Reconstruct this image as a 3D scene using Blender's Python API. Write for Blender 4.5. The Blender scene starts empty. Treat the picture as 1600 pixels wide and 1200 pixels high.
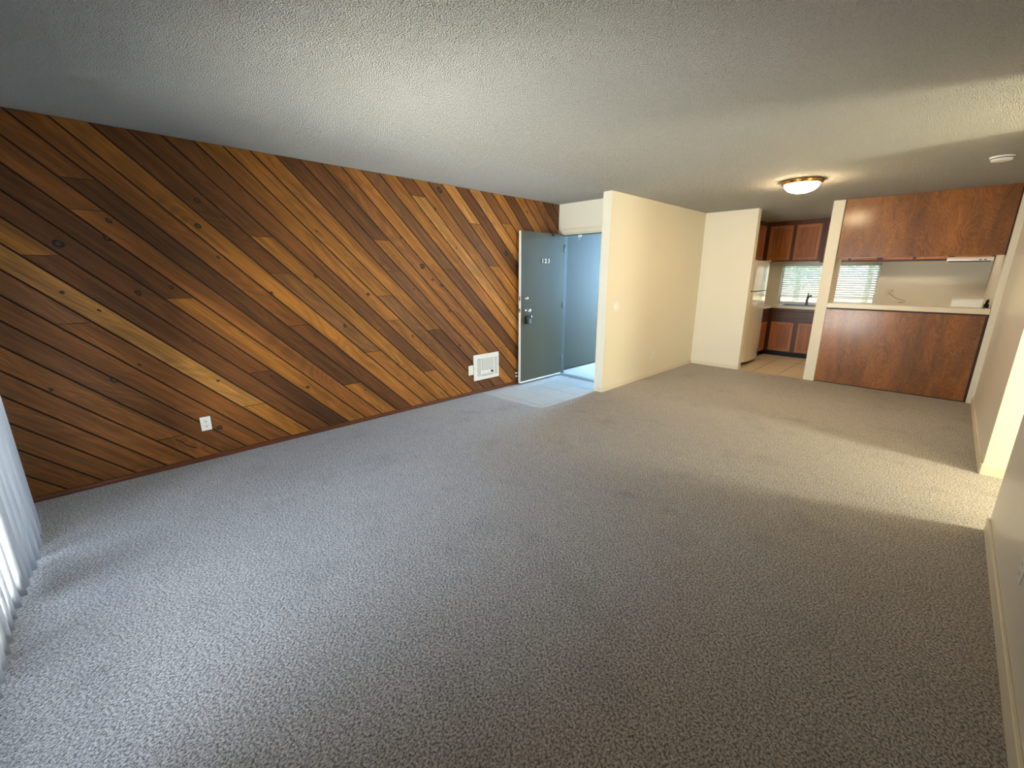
import bpy, bmesh, math, random
from mathutils import Matrix, Vector

random.seed(7)
S = bpy.context.scene
COL = S.collection

# ------------------------------------------------------------------ camera, sky, light, exposure
def lin(r, g, b, a=1.0):
    f = lambda c: (c / 255) / 12.92 if c / 255 <= 0.04045 else ((c / 255 + 0.055) / 1.055) ** 2.4
    return (f(r), f(g), f(b), a)

cam = bpy.data.cameras.new('camera')
cam.sensor_fit = 'HORIZONTAL'; cam.sensor_width = 36.0
cam.lens = 663.74 / 1600 * 36.0
cam.clip_start = 0.02; cam.clip_end = 200
camo = bpy.data.objects.new('camera', cam); COL.objects.link(camo)
yaw, pit, rol = 0.7926, 0.2526, 0.0005
fw = Vector((-math.sin(yaw) * math.cos(pit), math.cos(yaw) * math.cos(pit), -math.sin(pit)))
r0 = Vector((math.cos(yaw), math.sin(yaw), 0)); u0 = r0.cross(fw)
rx = math.cos(rol) * r0 + math.sin(rol) * u0; ux = -math.sin(rol) * r0 + math.cos(rol) * u0
M = Matrix((rx, ux, -fw)).transposed().to_4x4()
M.translation = Vector((4.0967, 0.0, 1.4911))
camo.matrix_world = M
S.camera = camo

W = bpy.data.worlds.new('sky'); S.world = W; W.use_nodes = True
wn = W.node_tree.nodes; wl = W.node_tree.links
bg = wn['Background']
sky = wn.new('ShaderNodeTexSky'); sky.sky_type = 'NISHITA'; sky.sun_disc = False
sky.sun_elevation = math.radians(55); sky.sun_rotation = math.radians(-12)
sky.air_density = 1.0; sky.dust_density = 2.5
wl.new(sky.outputs[0], bg.inputs[0]); bg.inputs[1].default_value = 1.0

def area(name, loc, target, sx, sy, power, color):
    l = bpy.data.lights.new(name, 'AREA'); l.shape = 'RECTANGLE'; l.size = sx; l.size_y = sy
    l.energy = power; l.color = color
    o = bpy.data.objects.new(name, l); COL.objects.link(o); o.location = loc
    d = Vector(target) - Vector(loc)
    o.rotation_euler = d.to_track_quat('-Z', 'Y').to_euler()
    return o
area('added_patio_sky_lamp', (1.6, -5.0, 3.0), (1.5, 0.0, 0.9), 7.0, 4.2, 1200, (0.54, 0.71, 1.0))  # added area lamp standing in for sky light through the patio door
area('added_patio_bounce_lamp', (1.6, -1.5, 0.06), (1.3, 0.0, 2.3), 3.0, 1.1, 1050, (1.0, 0.97, 0.92))  # added upward lamp standing in for bounce off the patio ground
area('assumed_walkway_light', (0.45, 7.6, 1.5), (0.45, 4.0, 0.4), 1.0, 1.6, 190, (0.34, 0.63, 1.0))  # assumed lamp inside the walkway, standing in for daylight from its open end
area('assumed_hallway_light', (6.4, 4.35, 1.25), (4.2, 3.6, 1.5), 0.5, 1.9, 92, (1.0, 0.95, 0.69))  # assumed unseen source added inside the closed hallway, which has no window
sun = bpy.data.lights.new('sun', 'SUN'); sun.energy = 28.0; sun.angle = math.radians(0.6); sun.color = (1.0, 0.95, 0.86)
suno = bpy.data.objects.new('sun', sun); COL.objects.link(suno); suno.location = (2, 14, 12)
suno.rotation_euler = Vector((0.12, -0.56, -0.82)).to_track_quat('-Z', 'Y').to_euler()

S.view_settings.view_transform = 'Standard'; S.view_settings.look = 'None'
S.view_settings.exposure = 0.3; S.view_settings.gamma = 1.0; S.view_settings.use_curve_mapping = False
S.cycles.use_denoising = True
S.cycles.max_bounces = 10; S.cycles.diffuse_bounces = 6; S.cycles.transparent_max_bounces = 16
S.cycles.sample_clamp_indirect = 4.0

# ------------------------------------------------------------------ materials
def nmat(name):
    m = bpy.data.materials.new(name); m.use_nodes = True
    nt = m.node_tree
    return m, nt.nodes, nt.links, nt.nodes['Principled BSDF']

def mat(name, rgb, rough=0.6, metal=0.0, spec=0.4, bump=None, emit=None, vary=0.0):
    m, n, l, p = nmat(name)
    p.inputs['Base Color'].default_value = lin(*rgb)
    p.inputs['Roughness'].default_value = rough
    p.inputs['Metallic'].default_value = metal
    p.inputs['Specular IOR Level'].default_value = spec
    if emit:
        p.inputs['Emission Color'].default_value = lin(*emit[0]); p.inputs['Emission Strength'].default_value = emit[1]
    tc = n.new('ShaderNodeTexCoord')
    if vary:
        nz = n.new('ShaderNodeTexNoise'); nz.inputs['Scale'].default_value = 3.0; nz.inputs['Detail'].default_value = 3
        l.new(tc.outputs['Object'], nz.inputs['Vector'])
        hs = n.new('ShaderNodeHueSaturation'); hs.inputs['Color'].default_value = lin(*rgb)
        mr = n.new('ShaderNodeMapRange'); mr.inputs[3].default_value = 1 - vary; mr.inputs[4].default_value = 1 + vary
        l.new(nz.outputs[0], mr.inputs[0]); l.new(mr.outputs[0], hs.inputs['Value'])
        l.new(hs.outputs[0], p.inputs['Base Color'])
    if bump:
        nz = n.new('ShaderNodeTexNoise'); nz.inputs['Scale'].default_value = bump[0]; nz.inputs['Detail'].default_value = 4
        l.new(tc.outputs['Object'], nz.inputs['Vector'])
        b = n.new('ShaderNodeBump'); b.inputs['Strength'].default_value = bump[1]; b.inputs['Distance'].default_value = bump[2]
        l.new(nz.outputs[0], b.inputs['Height']); l.new(b.outputs[0], p.inputs['Normal'])
    return m

def wood_mat(name, along, use_obj=True, rgb=None, rough=0.5, contrast=1.0, rings=0.0, scale=1.0, coat=0.0):
    """grain runs along the local axis 'along' (0, 1 or 2)"""
    m, n, l, p = nmat(name)
    tc = n.new('ShaderNodeTexCoord'); oi = n.new('ShaderNodeObjectInfo')
    add = n.new('ShaderNodeVectorMath'); add.operation = 'ADD'
    sc = n.new('ShaderNodeVectorMath'); sc.operation = 'SCALE'; sc.inputs[0].default_value = (7.3, 3.9, 5.1)
    l.new(oi.outputs['Random'], sc.inputs['Scale'])
    l.new(tc.outputs['Object'], add.inputs[0]); l.new(sc.outputs[0], add.inputs[1])
    def stretched(sa, sc_, detail, dist=0.0):
        mp = n.new('ShaderNodeMapping')
        v = [sc_] * 3; v[along] = sa
        mp.inputs['Scale'].default_value = v
        l.new(add.outputs[0], mp.inputs['Vector'])
        nz = n.new('ShaderNodeTexNoise'); nz.inputs['Scale'].default_value = scale; nz.inputs['Detail'].default_value = detail
        nz.inputs['Distortion'].default_value = dist
        l.new(mp.outputs[0], nz.inputs['Vector'])
        return nz.outputs[0]
    fine = stretched(4.0, 110.0, 3)
    mid = stretched(1.3, 22.0, 3, 0.4)
    big = stretched(0.9, 4.0, 2)
    def rng(src, a, b, lo, hi):
        mr = n.new('ShaderNodeMapRange'); mr.inputs[1].default_value = a; mr.inputs[2].default_value = b
        mr.inputs[3].default_value = lo; mr.inputs[4].default_value = hi
        l.new(src, mr.inputs[0]); return mr.outputs[0]
    def mul(a, b):
        x = n.new('ShaderNodeMath'); x.operation = 'MULTIPLY'; l.new(a, x.inputs[0]); l.new(b, x.inputs[1]); return x.outputs[0]
    c = contrast
    v = mul(mul(rng(fine, 0.3, 0.7, 1 - 0.16 * c, 1 + 0.14 * c), rng(mid, 0.3, 0.7, 1 - 0.28 * c, 1 + 0.22 * c)),
            rng(big, 0.3, 0.7, 1 - 0.22 * c, 1 + 0.18 * c))
    if rings:
        w = stretched(0.8, 5.5, 1, 0.6)
        x = n.new('ShaderNodeMath'); x.operation = 'MULTIPLY'; x.inputs[1].default_value = 95.0; l.new(w, x.inputs[0])
        s = n.new('ShaderNodeMath'); s.operation = 'SINE'; l.new(x.outputs[0], s.inputs[0])
        v = mul(v, rng(s.outputs[0], -1, 1, 1 - rings, 1 + rings * 0.6))
    mx = n.new('ShaderNodeVectorMath'); mx.operation = 'SCALE'
    if use_obj: l.new(oi.outputs['Color'], mx.inputs[0])
    else: mx.inputs[0].default_value = lin(*rgb)[:3]
    l.new(v, mx.inputs['Scale'])
    l.new(mx.outputs[0], p.inputs['Base Color'])
    p.inputs['Roughness'].default_value = rough; p.inputs['Specular IOR Level'].default_value = 0.35
    if coat:
        p.inputs['Coat Weight'].default_value = coat; p.inputs['Coat Roughness'].default_value = 0.22
    b = n.new('ShaderNodeBump'); b.inputs['Strength'].default_value = 0.25; b.inputs['Distance'].default_value = 0.002
    l.new(fine, b.inputs['Height']); l.new(b.outputs[0], p.inputs['Normal'])
    return m

def ply_mat():
    """rotary-cut stained plywood: swirling figure in tall veneer strips"""
    m, n, l, p = nmat('stained_plywood')
    tc = n.new('ShaderNodeTexCoord'); oi = n.new('ShaderNodeObjectInfo')
    add = n.new('ShaderNodeVectorMath'); add.operation = 'MULTIPLY_ADD'
    add.inputs[1].default_value = (1, 1, 1); l.new(tc.outputs['Object'], add.inputs[0])
    sc0 = n.new('ShaderNodeVectorMath'); sc0.operation = 'SCALE'; sc0.inputs[0].default_value = (6.1, 2.0, 3.7)
    l.new(oi.outputs['Random'], sc0.inputs['Scale']); l.new(sc0.outputs[0], add.inputs[2])
    def nz(vec, scale, detail, dist):
        mp = n.new('ShaderNodeMapping'); mp.inputs['Scale'].default_value = vec; l.new(add.outputs[0], mp.inputs['Vector'])
        a = n.new('ShaderNodeTexNoise'); a.inputs['Scale'].default_value = scale; a.inputs['Detail'].default_value = detail; a.inputs['Distortion'].default_value = dist
        l.new(mp.outputs[0], a.inputs['Vector']); return a.outputs[0]
    def mth(op, a, b=None, v=None):
        x = n.new('ShaderNodeMath'); x.operation = op; l.new(a, x.inputs[0])
        if b is not None: l.new(b, x.inputs[1])
        if v is not None: x.inputs[1].default_value = v
        return x.outputs[0]
    def rng(a, lo, hi, f0=0.3, f1=0.7):
        mr = n.new('ShaderNodeMapRange'); mr.inputs[1].default_value = f0; mr.inputs[2].default_value = f1; mr.inputs[3].default_value = lo; mr.inputs[4].default_value = hi
        l.new(a, mr.inputs[0]); return mr.outputs[0]
    fig = nz((5.0, 1, 2.0), 1.0, 3, 0.9)
    ring = mth('SINE', mth('MULTIPLY', fig, v=120.0))
    strip = nz((2.6, 1, 0.25), 1.0, 1, 0.0); flame = nz((9, 1, 2.2), 1.0, 3, 0.6); pore = nz((240, 1, 26), 1.0, 2, 0.0)
    v = mth('MULTIPLY', mth('MULTIPLY', rng(ring, 0.80, 1.10, -1, 1), rng(strip, 0.64, 1.32)), mth('MULTIPLY', rng(flame, 0.78, 1.2), rng(pore, 0.88, 1.1)))
    sc = n.new('ShaderNodeVectorMath'); sc.operation = 'SCALE'; sc.inputs[0].default_value = lin(142, 87, 33)[:3]
    l.new(v, sc.inputs['Scale']); l.new(sc.outputs[0], p.inputs['Base Color'])
    p.inputs['Roughness'].default_value = 0.45; p.inputs['Specular IOR Level'].default_value = 0.35
    p.inputs['Coat Weight'].default_value = 0.4; p.inputs['Coat Roughness'].default_value = 0.18
    b = n.new('ShaderNodeBump'); b.inputs['Strength'].default_value = 0.12; b.inputs['Distance'].default_value = 0.002
    l.new(flame, b.inputs['Height']); l.new(b.outputs[0], p.inputs['Normal']); l.new(b.outputs[0], p.inputs['Coat Normal'])
    return m

def glass_mat():
    m, n, l, p = nmat('clear_glass')
    n.remove(p); out = n['Material Output']
    t = n.new('ShaderNodeBsdfTransparent'); t.inputs[0].default_value = (0.94, 0.97, 0.96, 1)
    g = n.new('ShaderNodeBsdfGlossy'); g.inputs['Roughness'].default_value = 0.02
    f = n.new('ShaderNodeFresnel'); f.inputs[0].default_value = 1.45
    mx = n.new('ShaderNodeMixShader'); l.new(f.outputs[0], mx.inputs[0]); l.new(t.outputs[0], mx.inputs[1]); l.new(g.outputs[0], mx.inputs[2])
    l.new(mx.outputs[0], out.inputs[0]); return m

def fabric_mat(name, rgb, trans):
    m, n, l, p = nmat(name)
    n.remove(p); out = n['Material Output']
    d = n.new('ShaderNodeBsdfDiffuse'); t = n.new('ShaderNodeBsdfTranslucent')
    tc = n.new('ShaderNodeTexCoord'); mp = n.new('ShaderNodeMapping'); mp.inputs['Scale'].default_value = (60, 60, 900)
    nz = n.new('ShaderNodeTexNoise'); nz.inputs['Scale'].default_value = 1; nz.inputs['Detail'].default_value = 2
    l.new(tc.outputs['Object'], mp.inputs['Vector']); l.new(mp.outputs[0], nz.inputs['Vector'])
    mr = n.new('ShaderNodeMapRange'); mr.inputs[3].default_value = 0.86; mr.inputs[4].default_value = 1.1
    l.new(nz.outputs[0], mr.inputs[0])
    sc = n.new('ShaderNodeVectorMath'); sc.operation = 'SCALE'; sc.inputs[0].default_value = lin(*rgb)[:3]
    l.new(mr.outputs[0], sc.inputs['Scale']); l.new(sc.outputs[0], d.inputs[0]); l.new(sc.outputs[0], t.inputs[0])
    mx = n.new('ShaderNodeMixShader'); mx.inputs[0].default_value = trans
    l.new(d.outputs[0], mx.inputs[1]); l.new(t.outputs[0], mx.inputs[2]); l.new(mx.outputs[0], out.inputs[0])
    return m

def ceiling_mat():
    m, n, l, p = nmat('popcorn_plaster')
    tc = n.new('ShaderNodeTexCoord')
    p.inputs['Base Color'].default_value = lin(234, 230, 221); p.inputs['Roughness'].default_value = 0.95
    p.inputs['Specular IOR Level'].default_value = 0.1
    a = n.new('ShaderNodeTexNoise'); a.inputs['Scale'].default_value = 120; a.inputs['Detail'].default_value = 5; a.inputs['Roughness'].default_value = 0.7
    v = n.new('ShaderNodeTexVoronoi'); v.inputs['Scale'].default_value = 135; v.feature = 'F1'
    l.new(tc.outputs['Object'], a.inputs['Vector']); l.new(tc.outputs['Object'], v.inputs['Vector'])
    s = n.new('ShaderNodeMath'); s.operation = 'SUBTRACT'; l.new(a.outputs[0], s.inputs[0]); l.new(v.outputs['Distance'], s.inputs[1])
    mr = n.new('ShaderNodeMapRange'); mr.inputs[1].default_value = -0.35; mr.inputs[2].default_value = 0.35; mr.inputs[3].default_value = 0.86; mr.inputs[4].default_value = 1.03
    l.new(s.outputs[0], mr.inputs[0])  # hollows between lumps darkened in the colour, standing in for their self-shadow
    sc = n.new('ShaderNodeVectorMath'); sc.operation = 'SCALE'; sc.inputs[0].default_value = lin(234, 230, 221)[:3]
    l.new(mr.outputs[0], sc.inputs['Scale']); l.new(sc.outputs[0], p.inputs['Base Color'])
    b = n.new('ShaderNodeBump'); b.inputs['Strength'].default_value = 1.0; b.inputs['Distance'].default_value = 0.035
    l.new(s.outputs[0], b.inputs['Height']); l.new(b.outputs[0], p.inputs['Normal'])
    return m

def carpet_mat():
    m, n, l, p = nmat('carpet_pile')
    tc = n.new('ShaderNodeTexCoord')
    def noise(scale, detail, vec=None, rough=0.6):
        a = n.new('ShaderNodeTexNoise'); a.inputs['Scale'].default_value = scale; a.inputs['Detail'].default_value = detail
        a.inputs['Roughness'].default_value = rough
        l.new(vec or tc.outputs['Object'], a.inputs['Vector']); return a.outputs[0]
    mp = n.new('ShaderNodeMapping'); mp.inputs['Scale'].default_value = (1.0, 0.85, 1.0); mp.inputs['Rotation'].default_value = (0, 0, 0.6)
    l.new(tc.outputs['Object'], mp.inputs['Vector'])
    yarn = noise(120, 4, mp.outputs[0]); tuft = noise(300, 2); stain = noise(2.3, 4, None, 0.65); rows = noise(14, 2)
    r = n.new('ShaderNodeValToRGB'); e = r.color_ramp.elements
    e[0].position = 0.42; e[0].color = lin(102, 97, 93); e[1].position = 0.585; e[1].color = lin(212, 206, 201)
    e2 = r.color_ramp.elements.new(0.5); e2.color = lin(170, 163, 157)
    mxn = n.new('ShaderNodeMath'); mxn.operation = 'MULTIPLY_ADD'; mxn.inputs[1].default_value = 0.35; l.new(tuft, mxn.inputs[0])
    sb = n.new('ShaderNodeMath'); sb.operation = 'MULTIPLY'; sb.inputs[1].default_value = 0.65; l.new(yarn, sb.inputs[0]); l.new(sb.outputs[0], mxn.inputs[2])
    l.new(mxn.outputs[0], r.inputs[0])
    mr = n.new('ShaderNodeMapRange'); mr.inputs[1].default_value = 0.28; mr.inputs[2].default_value = 0.46; mr.inputs[3].default_value = 0.84; mr.inputs[4].default_value = 1.0
    l.new(stain, mr.inputs[0])
    mr2 = n.new('ShaderNodeMapRange'); mr2.inputs[1].default_value = 0.3; mr2.inputs[2].default_value = 0.7; mr2.inputs[3].default_value = 0.93; mr2.inputs[4].default_value = 1.05
    l.new(rows, mr2.inputs[0])
    ml = n.new('ShaderNodeMath'); ml.operation = 'MULTIPLY'; l.new(mr.outputs[0], ml.inputs[0]); l.new(mr2.outputs[0], ml.inputs[1])
    sc = n.new('ShaderNodeVectorMath'); sc.operation = 'SCALE'; l.new(r.outputs[0], sc.inputs[0]); l.new(ml.outputs[0], sc.inputs['Scale'])
    l.new(sc.outputs[0], p.inputs['Base Color'])
    p.inputs['Roughness'].default_value = 1.0; p.inputs['Specular IOR Level'].default_value = 0.05
    p.inputs['Sheen Weight'].default_value = 0.15
    b = n.new('ShaderNodeBump'); b.inputs['Strength'].default_value = 0.9; b.inputs['Distance'].default_value = 0.01
    l.new(mxn.outputs[0], b.inputs['Height']); l.new(b.outputs[0], p.inputs['Normal'])
    return m

def knot_mat():
    m, n, l, p = nmat('knot_wood')
    out = n['Material Output']
    at = n.new('ShaderNodeAttribute'); at.attribute_name = 'ring'
    r = n.new('ShaderNodeValToRGB'); e = r.color_ramp.elements
    e[0].position = 0.0; e[0].color = lin(88, 56, 32); e[1].position = 1.0; e[1].color = lin(40, 22, 12)
    k = e.new(0.35); k.color = lin(70, 42, 24); k = e.new(0.55); k.color = lin(30, 17, 10)
    l.new(at.outputs['Fac'], r.inputs[0]); l.new(r.outputs[0], p.inputs['Base Color']); p.inputs['Roughness'].default_value = 0.6
    t = n.new('ShaderNodeBsdfTransparent'); mx = n.new('ShaderNodeMixShader')
    mr = n.new('ShaderNodeMapRange'); mr.inputs[1].default_value = 0.6; mr.inputs[2].default_value = 1.0
    l.new(at.outputs['Fac'], mr.inputs[0]); l.new(mr.outputs[0], mx.inputs[0])
    l.new(p.outputs[0], mx.inputs[1]); l.new(t.outputs[0], mx.inputs[2]); l.new(mx.outputs[0], out.inputs[0])
    return m

CREAM = mat('cream_paint', (236, 229, 210), 0.5, bump=(90, 0.12, 0.002), spec=0.35)
CREAM_GLOSS = mat('semigloss_cream_paint', (232, 225, 212), 0.28, bump=(14, 0.05, 0.004), spec=0.5)
TRIMW = mat('cream_trim_paint', (230, 221, 198), 0.4)
WHITE = mat('white_enamel', (236, 236, 232), 0.35)
PLASTIC = mat('white_plastic', (240, 239, 232), 0.4)
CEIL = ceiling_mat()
CARPET = carpet_mat()
PLANK = wood_mat('cedar_plank', 0, True, rough=0.5, contrast=1.2, rings=0.15)
GROOVE = mat('stain_darkened_groove', (58, 34, 18), 0.7)
BACKING = mat('dark_backing', (30, 20, 12), 0.9)
BASEWOOD = wood_mat('stained_base_wood', 1, False, (96, 52, 28), rough=0.45, contrast=0.5)
PLY = ply_mat()
PLYTRIM = mat('dark_stain_trim', (48, 26, 14), 0.5)
CABFRAME = wood_mat('dark_cabinet_frame', 2, False, (84, 46, 26), rough=0.4, contrast=0.6, coat=0.2)
CABDOOR = wood_mat('oak_door_panel', 2, False, (160, 95, 42), rough=0.4, contrast=0.8, rings=0.12, coat=0.2)
CABEDGE = wood_mat('oak_door_frame', 2, False, (170, 104, 58), rough=0.38, contrast=0.5, coat=0.2)
KICK = mat('black_vinyl_kick', (28, 22, 20), 0.6)
DOORGREY = mat('grey_green_door_paint', (80, 78, 63), 0.34, spec=0.5, bump=(60, 0.1, 0.002), vary=0.06)
FRAMEGREY = mat('dark_grey_frame_paint', (84, 92, 96), 0.35)
STUCCO = mat('grey_stucco', (70, 69, 60), 0.7, bump=(120, 0.4, 0.004), vary=0.05)
CONCRETE = mat('pale_concrete', (190, 186, 174), 0.7, bump=(60, 0.2, 0.003), vary=0.06)
TILEW = mat('pale_entry_tile', (205, 205, 202), 0.22, spec=0.5, vary=0.05)
TILEB = mat('beige_kitchen_tile', (228, 208, 174), 0.25, spec=0.5, vary=0.06)
GROUT = mat('grey_grout', (172, 168, 160), 0.9)
GROUTB = mat('brown_grout', (112, 86, 60), 0.9)
CHROME = mat('polished_chrome', (222, 222, 220), 0.12, metal=1.0)
STEEL = mat('brushed_steel', (130, 128, 128), 0.3, metal=1.0)
ALU = mat('mill_aluminium', (205, 210, 214), 0.3, metal=0.8)
BRASS = mat('antique_brass', (196, 146, 74), 0.22, metal=1.0)
BLACK = mat('black_rubber', (16, 16, 18), 0.5)
GREYDARK = mat('dark_slot', (50, 52, 54), 0.7)
LAMPGLASS = mat('lit_alabaster_glass', (255, 236, 200), 0.3, emit=((255, 226, 178), 86.0))
HEATGREY = mat('grey_heater_grille', (128, 132, 136), 0.6)
KLAMP = mat('lit_acrylic_diffuser', (250, 248, 240), 0.4, emit=((255, 238, 214), 13.0))
FRIDGE = mat('almond_enamel', (228, 218, 194), 0.12, spec=0.6, vary=0.01)
LAMINATE = mat('cream_laminate', (226, 214, 188), 0.3, spec=0.5)
_p = FRIDGE.node_tree.nodes['Principled BSDF']; _p.inputs['Coat Weight'].default_value = 1.0; _p.inputs['Coat Roughness'].default_value = 0.03; _p.inputs['Coat IOR'].default_value = 1.7
GLASS = glass_mat()
VANE = fabric_mat('pleated_vane_fabric', (208, 210, 214), 0.13)
SLAT = fabric_mat('white_blind_slat', (240, 241, 242), 0.5)
CORD = mat('beige_cord', (150, 126, 92), 0.7)
KNOT = knot_mat()
BARK = mat('bark', (176, 168, 156), 0.9, bump=(20, 0.6, 0.02))
LEAF = fabric_mat('green_leaf', (186, 206, 198), 0.5)
LAWN = mat('dry_lawn', (136, 140, 92), 0.95, vary=0.2)
PATIO = mat('patio_concrete', (180, 176, 168), 0.8, vary=0.06)
BULBWHITE = mat('numeral_white', (244, 244, 238), 0.4)

# ------------------------------------------------------------------ helpers
def box(bm, x0, x1, y0, y1, z0, z1, bev=0.0, seg=1):
    r = bmesh.ops.create_cube(bm, size=1.0)
    vs = r['verts']
    bmesh.ops.scale(bm, verts=vs, vec=(x1 - x0, y1 - y0, z1 - z0))
    bmesh.ops.translate(bm, verts=vs, vec=((x0 + x1) / 2, (y0 + y1) / 2, (z0 + z1) / 2))
    if bev:
        es = list({e for v in vs for e in v.link_edges})
        bmesh.ops.bevel(bm, geom=es, offset=bev, segments=seg, affect='EDGES', profile=0.5)
    return vs

def cyl(bm, a, b, r1, r2=None, seg=16):
    a, b = Vector(a), Vector(b); r2 = r1 if r2 is None else r2
    q = (b - a).to_track_quat('Z', 'Y').to_matrix().to_4x4(); q.translation = (a + b) / 2
    bmesh.ops.create_cone(bm, cap_ends=True, segments=seg, radius1=r1, radius2=r2, depth=(b - a).length, matrix=q)

def lathe(bm, c, prof, axis='Z', seg=32):
    """prof: list of (radius, height) along the axis, from c"""
    c = Vector(c); rings = []
    for r, h in prof:
        ring = []
        for i in range(seg):
            t = 2 * math.pi * i / seg
            a, b = r * math.cos(t), r * math.sin(t)
            v = {'Z': (a, b, h), 'X': (h, a, b), 'Y': (b, h, a)}[axis]
            ring.append(bm.verts.new(c + Vector(v)))
        rings.append(ring)
    for k in range(len(rings) - 1):
        for i in range(seg):
            j = (i + 1) % seg
            bm.faces.new((rings[k][i], rings[k][j], rings[k + 1][j], rings[k + 1][i]))
    bm.faces.new(rings[0][::-1]); bm.faces.new(rings[-1])

def sweep(bm, pts, r, seg=8):
    """a round tube through points"""
    pts = [Vector(q) for q in pts]; rings = []
    for i, q in enumerate(pts):
        d = (pts[min(i + 1, len(pts) - 1)] - pts[max(i - 1, 0)]).normalized()
        up = Vector((0, 0, 1)) if abs(d.z) < 0.9 else Vector((1, 0, 0))
        s = d.cross(up).normalized(); t = s.cross(d)
        rr = r[i] if isinstance(r, (list, tuple)) else r
        rings.append([bm.verts.new(q + rr * (math.cos(2 * math.pi * k / seg) * s + math.sin(2 * math.pi * k / seg) * t)) for k in range(seg)])
    for a, b in zip(rings, rings[1:]):
        for k in range(seg):
            bm.faces.new((a[k], a[(k + 1) % seg], b[(k + 1) % seg], b[k]))
    bm.faces.new(rings[0][::-1]); bm.faces.new(rings[-1])

def prism(bm, poly, axis, lo, hi):
    """extrude a polygon; axis 'X': poly in (y,z); 'Y': (x,z); 'Z': (x,y)"""
    def P(a, b, h):
        return {'X': (h, a, b), 'Y': (a, h, b), 'Z': (a, b, h)}[axis]
    A = [bm.verts.new(P(a, b, lo)) for a, b in poly]; B = [bm.verts.new(P(a, b, hi)) for a, b in poly]
    n = len(poly)
    bm.faces.new(A[::-1]); bm.faces.new(B)
    for i in range(n):
        bm.faces.new((A[i], A[(i + 1) % n], B[(i + 1) % n], B[i]))

def world_of(o):
    v = Vector((0, 0, 0))
    while o is not None:
        v += o.location; o = o.parent
    return v

def obj(name, bm, m, parent=None, smooth=False, loc=None, mesh=None):
    """link ONE mesh object; geometry is given in room coordinates"""
    if mesh is None:
        bmesh.ops.recalc_face_normals(bm, faces=bm.faces[:])
        mesh = bpy.data.meshes.new(name)
        base = Vector(loc) if loc is not None else (world_of(parent) if parent is not None else Vector((0, 0, 0)))
        bmesh.ops.translate(bm, verts=bm.verts[:], vec=-base)
        bm.to_mesh(mesh); bm.free()
        if smooth:
            for f in mesh.polygons: f.use_smooth = True
    mesh.materials.clear(); mesh.materials.append(m)
    o = bpy.data.objects.new(name, mesh); COL.objects.link(o)
    if parent is not None:
        o.parent = parent
        if loc is not None: o.location = Vector(loc) - world_of(parent)
    elif loc is not None: o.location = loc
    return o

def B(*boxes, bev=0.0):
    bm = bmesh.new()
    for b in boxes: box(bm, *b, bev=bev)
    return bm

def tag(o, label, cat, group=None, kind=None):
    o['label'] = label; o['category'] = cat
    if group: o['group'] = group
    if kind: o['kind'] = kind
    return o

def thing(name, label, cat, loc, group=None, kind=None):
    o = bpy.data.objects.new(name, None); COL.objects.link(o); o.location = loc; o.empty_display_size = 0.1
    return tag(o, label, cat, group, kind)

def struct(name, bm, m, label, cat='wall'):
    return tag(obj(name, bm, m), label, cat, kind='structure')

# ------------------------------------------------------------------ room shell (x: away from the plank wall, y: towards the kitchen)
H = 2.44
YD, YN, XP, TP, YK, XW = 4.974, 4.596, 1.1015, 0.12, 7.323, 4.496
YA, YB, YWIN, YG, XKR = 3.618, 4.691, 9.75, -0.56, 4.44

# carpet and floors
bm = bmesh.new()
prism(bm, [(0, YG), (XW + 0.1, YG), (XW + 0.1, YA), (7.2, YA), (7.2, YB), (XW + 0.1, YB), (XW + 0.1, YK), (XP - 0.02, YK), (XP - 0.02, YN + 0.02),
           (1.03, YN + 0.02), (1.03, 3.53), (0.98, 3.50), (0.6, 3.47), (0, 3.45)], 'Z', -0.10, 0.0)
struct('floor', bm, CARPET, 'greige cut-pile carpet covering the living and dining area', 'carpet')
fe = struct('floor_entry', B((0.0, 1.03, 3.45, 5.09, -0.10, -0.007)), GROUT, 'grouted bed of pale square tiles inside the front door', 'floor')
def tiles(parent, xs, ys, m, top, gap=0.003):
    for i in range(len(xs) - 1):
        for j in range(len(ys) - 1):
            obj('tile', B((xs[i] + gap, xs[i + 1] - gap, ys[j] + gap, ys[j + 1] - gap, top - 0.009, top + random.uniform(-0.0006, 0.0006)), bev=0.0015), m, parent)
tiles(fe, [0.0, 0.28, 0.61, 0.94, 1.03], [3.45, 3.59, 3.925, 4.255, 4.59, 4.92, 5.09], TILEW, -0.002)
fk = struct('floor_kitchen', B((XP, XKR, YK, YWIN, -0.10, -0.008)), GROUTB, 'brown grouted bed of beige square tiles in the kitchen', 'floor')
tiles(fk, [1.72, 2.075, 2.43, 2.785, 3.14, 3.495, 3.85, 4.205, 4.44], [7.323, 7.70, 8.055, 8.41, 8.765, 9.12, 9.22], TILEB, -0.002, 0.005)

# ceiling
struct('ceiling', B((-0.14, 7.2, YG - 0.2, YWIN + 0.15, H, H + 0.2)), CEIL, 'off-white popcorn textured ceiling over the whole flat', 'ceiling')

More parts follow.
